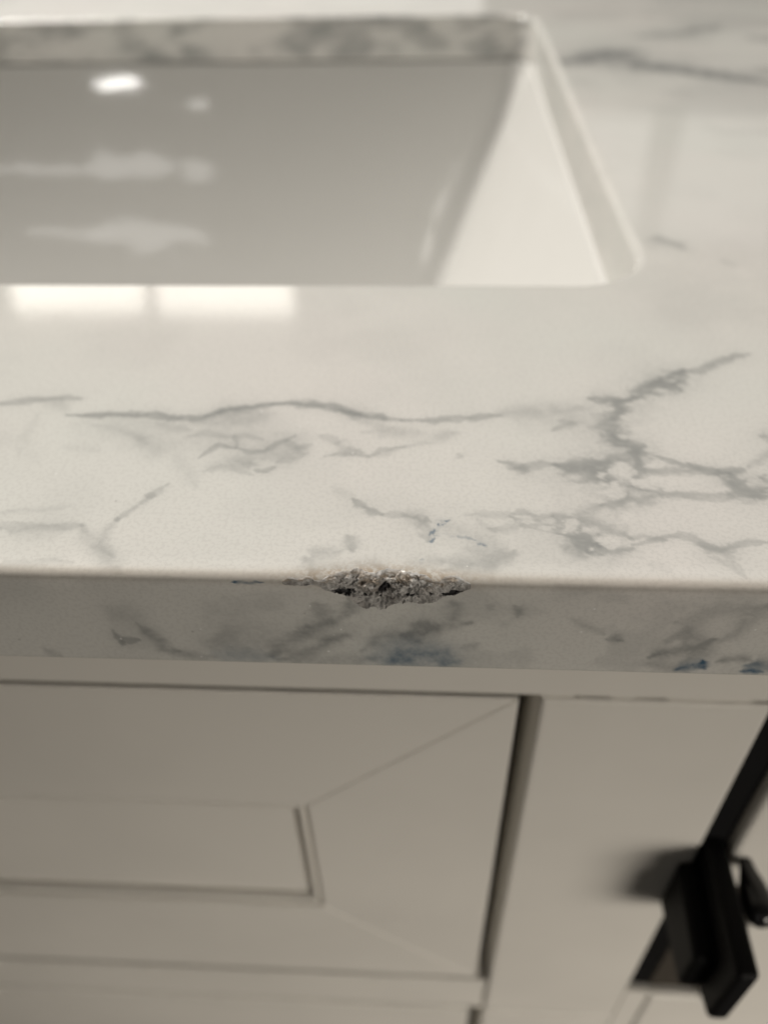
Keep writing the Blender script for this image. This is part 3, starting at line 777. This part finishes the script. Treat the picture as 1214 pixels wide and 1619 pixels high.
# ------------------------------------------------------------------ undermount sink
Z0 = -T - .25
rings = []   # (z, right, left, front, back, radius)
def ring(z, inn_r, inn_f, inn_b, rad): rings.append((z, OX1 - inn_r, OX0 + inn_r, OY0 + inn_f, OY1 - inn_b, rad))
ring(Z0 - 6, -16, -16, -16, 30); ring(Z0, -16, -16, -16, 30); ring(Z0, -6, -6, -6, 22); ring(Z0, .2, .2, .2, 17)
for k in range(1, 5):
    a = math.pi / 2 * k / 4
    q = .2 + 1.2 * math.sin(a)
    ring(Z0 - 1.2 * (1 - math.cos(a)), q, q, q, 16)
def wall_slope(d): return .25 + .0031 * d
ZB = -128.0
inset_, dprev = 1.4, 0.0
for z in np.linspace(Z0 - 2.0, ZB, 44):
    d = Z0 - 1.2 - z
    inset_ += wall_slope((d + dprev) / 2) * (d - dprev); dprev = d
    ring(z, 1.4 + .41 * d, 1.4 + .10 * d, inset_, max(5.5, 15 - .35 * d))
dd = Z0 - 1.2 - ZB
for k in range(1, 9):
    a = math.pi / 2 * k / 8
    o_ = 26 * (1 - math.cos(a)); zz = ZB - 20 * math.sin(a)
    ring(zz, 1.4 + .41 * dd + 6 * math.sin(a) + o_, 1.4 + .1 * dd + o_, inset_ + 6 * math.sin(a) + o_, 6 + .4 * o_)
base = rings[-1]
VS = []
for z, xr, xl, yf, yb, rad in rings:
    p = rrect(xl, xr, yf, yb, rad, 14, 36)
    VS.append(np.column_stack([p, np.full(len(p), z)]))
nR = len(VS[0])
cxs, cys = (base[1] + base[2]) / 2, (base[3] + base[4]) / 2
for f in (.7, .4, .15):
    p = VS[len(rings) - 1].copy()
    p[:, 0] = cxs + (p[:, 0] - cxs) * f; p[:, 1] = cys + (p[:, 1] - cys) * f; p[:, 2] -= 4 * (1 - f)
    VS.append(p)
nk = len(VS)
VS = np.concatenate(VS)
FS = []
for k in range(nk - 1):
    for i in range(nR):
        j = (i + 1) % nR
        FS.append([k * nR + i, k * nR + j, (k + 1) * nR + j, (k + 1) * nR + i])
FS.append([(nk - 1) * nR + i for i in range(nR)])
sink = link("undermount_sink", mesh_np("undermount_sink", VS * MM, FS), CERAMIC)
tag(sink, "white glazed rectangular undermount basin below the quartz cut-out", "sink")
bm = bmesh.new()
bmesh.ops.create_cone(bm, cap_ends=True, segments=32, radius1=.022, radius2=.020, depth=.004)
me = bpy.data.meshes.new("drain"); bm.to_mesh(me); bm.free()
dr = link("drain", me, CHROME, sink); dr.location = (cxs * MM, cys * MM, (base[0] - 3.0) * MM)

# ------------------------------------------------------------------ vanity cabinet
FY = 20.0        # face plane, mm behind the slab edge
cab = bpy.data.objects.new("vanity_cabinet", None); COL.objects.link(cab)
cab.location = (0, FY * MM, -.80)
tag(cab, "greige painted vanity cabinet under the quartz top, with framed front", "cabinet")


def cpart(o):
    o.matrix_parent_inverse = Matrix.Translation((0, -FY * MM, .80))
    return o


# carcass: a dark box behind the fronts
cpart(prism("carcass", rect(-420, 320, -790, -21), FY + 42, FY + 48, RAW, cab, 0))
cpart(prism("top_rail", rect(-420, 320, -55.2, -20.4), FY, FY + 20, PAINT, cab, .5))
cpart(prism("middle_rail", rect(-420, 24.6, -252.6, -225.4), FY + 1, FY + 20, PAINT, cab, .5))
# framed false drawer front
DX0, DX1, DZ0, DZ1 = -360.0, 20.8, -219.3, -56.6
IX0, IX1, IZ0, IZ1 = DX0 + 48.6, -27.8, -165.2, -104.6
BW, BD = 3.3, 2.4
drawer = cpart(prism("drawer_front", rect(IX0 + 4.7, IX1 - 4.7, IZ0 + 4.7, IZ1 - 4.7), FY + BD, FY + 14, PAINT, cab, 0))
tag(drawer, "framed drawer front with mitred corners and a beaded recessed panel")
for nm, poly in (("stile", [(DX1, DZ0), (DX1, DZ1), (IX1, IZ1), (IX1, IZ0)]),
                 ("stile", [(DX0, DZ1), (DX0, DZ0), (IX0, IZ0), (IX0, IZ1)]),
                 ("rail", [(DX0, DZ1), (IX0, IZ1), (IX1, IZ1), (DX1, DZ1)]),
                 ("rail", [(DX0, DZ0), (DX1, DZ0), (IX1, IZ0), (IX0, IZ0)])):
    prism(nm, poly, FY, FY + 20, PAINT, drawer, .45)


def bead(p, q, dirx, dirz):
    """small ogee strip along p-q (x,z), running inward along (dirx, dirz), ends mitred"""
    prof_ = [(0, .2), (.2, 1.8), (.9, 1.9), (1.2, .8), (1.6, .35), (2.1, .4), (2.7, 1.0), (3.1, 2.2), (3.3, 4.6), (4.6, 4.7), (4.8, BD + .02)]
    Vb = []
    L = math.dist(p, q); ux, uz = (q[0] - p[0]) / L, (q[1] - p[1]) / L
    for off, dep in prof_:
        for e, sgn in ((p, 1), (q, -1)):
            Vb.append(((e[0] + dirx * off + ux * off * sgn) * MM, (FY + dep) * MM, (e[1] + dirz * off + uz * off * sgn) * MM))
    Fb = [[2 * k, 2 * k + 1, 2 * k + 3, 2 * k + 2] for k in range(len(prof_) - 1)]
    o = link("bead_moulding", mesh_np("bead_moulding", Vb, Fb, False), PAINT, drawer)
bead((IX0, IZ0), (IX1, IZ0), 0, 1); bead((IX0, IZ1), (IX1, IZ1), 0, -1)
bead((IX1, IZ0), (IX1, IZ1), -1, 0); bead((IX0, IZ0), (IX0, IZ1), 1, 0)
# plain panel right of the dark gap, then the door beyond the wider slot
cpart(prism("filler_panel", rect(25.4, 73.0, -253.0, -56.5), FY, FY + 20, PAINT, cab, 1.2))
door = cpart(prism("side_door", [(81.0, -640), (300, -640), (300, -57.2), (81.0, -57.2), (81.0, -138), (97, -141), (97, -226), (81.0, -226)], FY - 1, FY + 17, PAINT, cab, 1.5))
cpart(prism("slot_shade", rect(73.3, 80.8, -224.5, -56.5), FY + 2.2, FY + 20, BLACK, cab, .6))  # black strip put in for the dark of the unlit slot
cpart(prism("recess_shade", rect(80.95, 96.9, -225.9, -137), FY + 2.2, FY + 16.9, RAW, cab, 0))  # dark brown sheet standing in for shadow inside the recess
cpart(prism("corner_block", rect(73.05, 80.9, -640, -225.2), FY + .1, FY + 20, PAINT, cab, 0))
# lower doors
cpart(prism("lower_door", rect(-360, 20.6, -640, -254.6), FY + .6, FY + 20, PAINT, cab, 1.2))
cpart(prism("lower_door", rect(25.2, 73.0, -640, -254.6), FY, FY + 20, PAINT, cab, 1.2))
# dried filler bridging the thin joint above the plain panel in places
for a, b in ((25.6, 32.0), (40.0, 44.6), (51.3, 68.5)):
    cpart(prism("joint_filler", rect(a, b, -57.1, -55.0), FY + 1.0, FY + 6, PAINT, cab, 0))
# black latch standing out of the slot
def plate(name, prof_yz, x0, x1, mat, parent, bev=.8):
    bm = bmesh.new()
    f = [bm.verts.new((x0 * MM, y * MM, z * MM)) for y, z in prof_yz]
    b = [bm.verts.new((x1 * MM, y * MM, z * MM)) for y, z in prof_yz]
    bm.faces.new(f); bm.faces.new(b[::-1]); n = len(f)
    for i in range(n):
        bm.faces.new((f[i], b[i], b[(i + 1) % n], f[(i + 1) % n]))
    bmesh.ops.recalc_face_normals(bm, faces=bm.faces)
    bmesh.ops.bevel(bm, geom=bm.edges[:], offset=bev * MM, segments=3, profile=.5, affect='EDGES')
    me = bpy.data.meshes.new(name); bm.to_mesh(me); bm.free()
    return link(name, me, mat, parent)
latch = cpart(plate("latch", [(27, -117.5), (8, -117.5), (-10.8, -118.5), (-10.8, -148), (8, -152), (27, -152)], 73.8, 79.2, BLACK, cab, 1.5))
tag(latch, "black metal latch standing out of the dark slot")
tab = plate("strike_tab", [(19.5, -126), (-3.4, -130), (-3.4, -148.5), (19.5, -150)], 68.4, 74.1, BLACK, latch, 1.6)
# small black knob standing out of the side door
bm = bmesh.new()
seg = 28
prof_k = [(0, 1.6), (3.0, 2.2), (6.0, 3.2), (9.0, 3.8), (12.0, 3.9), (14.8, 3.4), (16.2, 2.0), (16.6, 0.01)]
rv = []
for dy, r_ in prof_k:
    rv.append([bm.verts.new((r_ * math.cos(2 * math.pi * k / seg) * MM, -dy * MM, r_ * math.sin(2 * math.pi * k / seg) * MM)) for k in range(seg)])
for a, b in zip(rv[:-1], rv[1:]):
    for k in range(seg):
        f = bm.faces.new((a[k], a[(k + 1) % seg], b[(k + 1) % seg], b[k])); f.smooth = True
bmesh.ops.recalc_face_normals(bm, faces=bm.faces)
me = bpy.data.meshes.new("knob"); bm.to_mesh(me); bm.free()
kn = link("knob", me, BLACKGLOSS, door)
kn.location = (84.8 * MM, (FY - 1) * MM, -123 * MM)
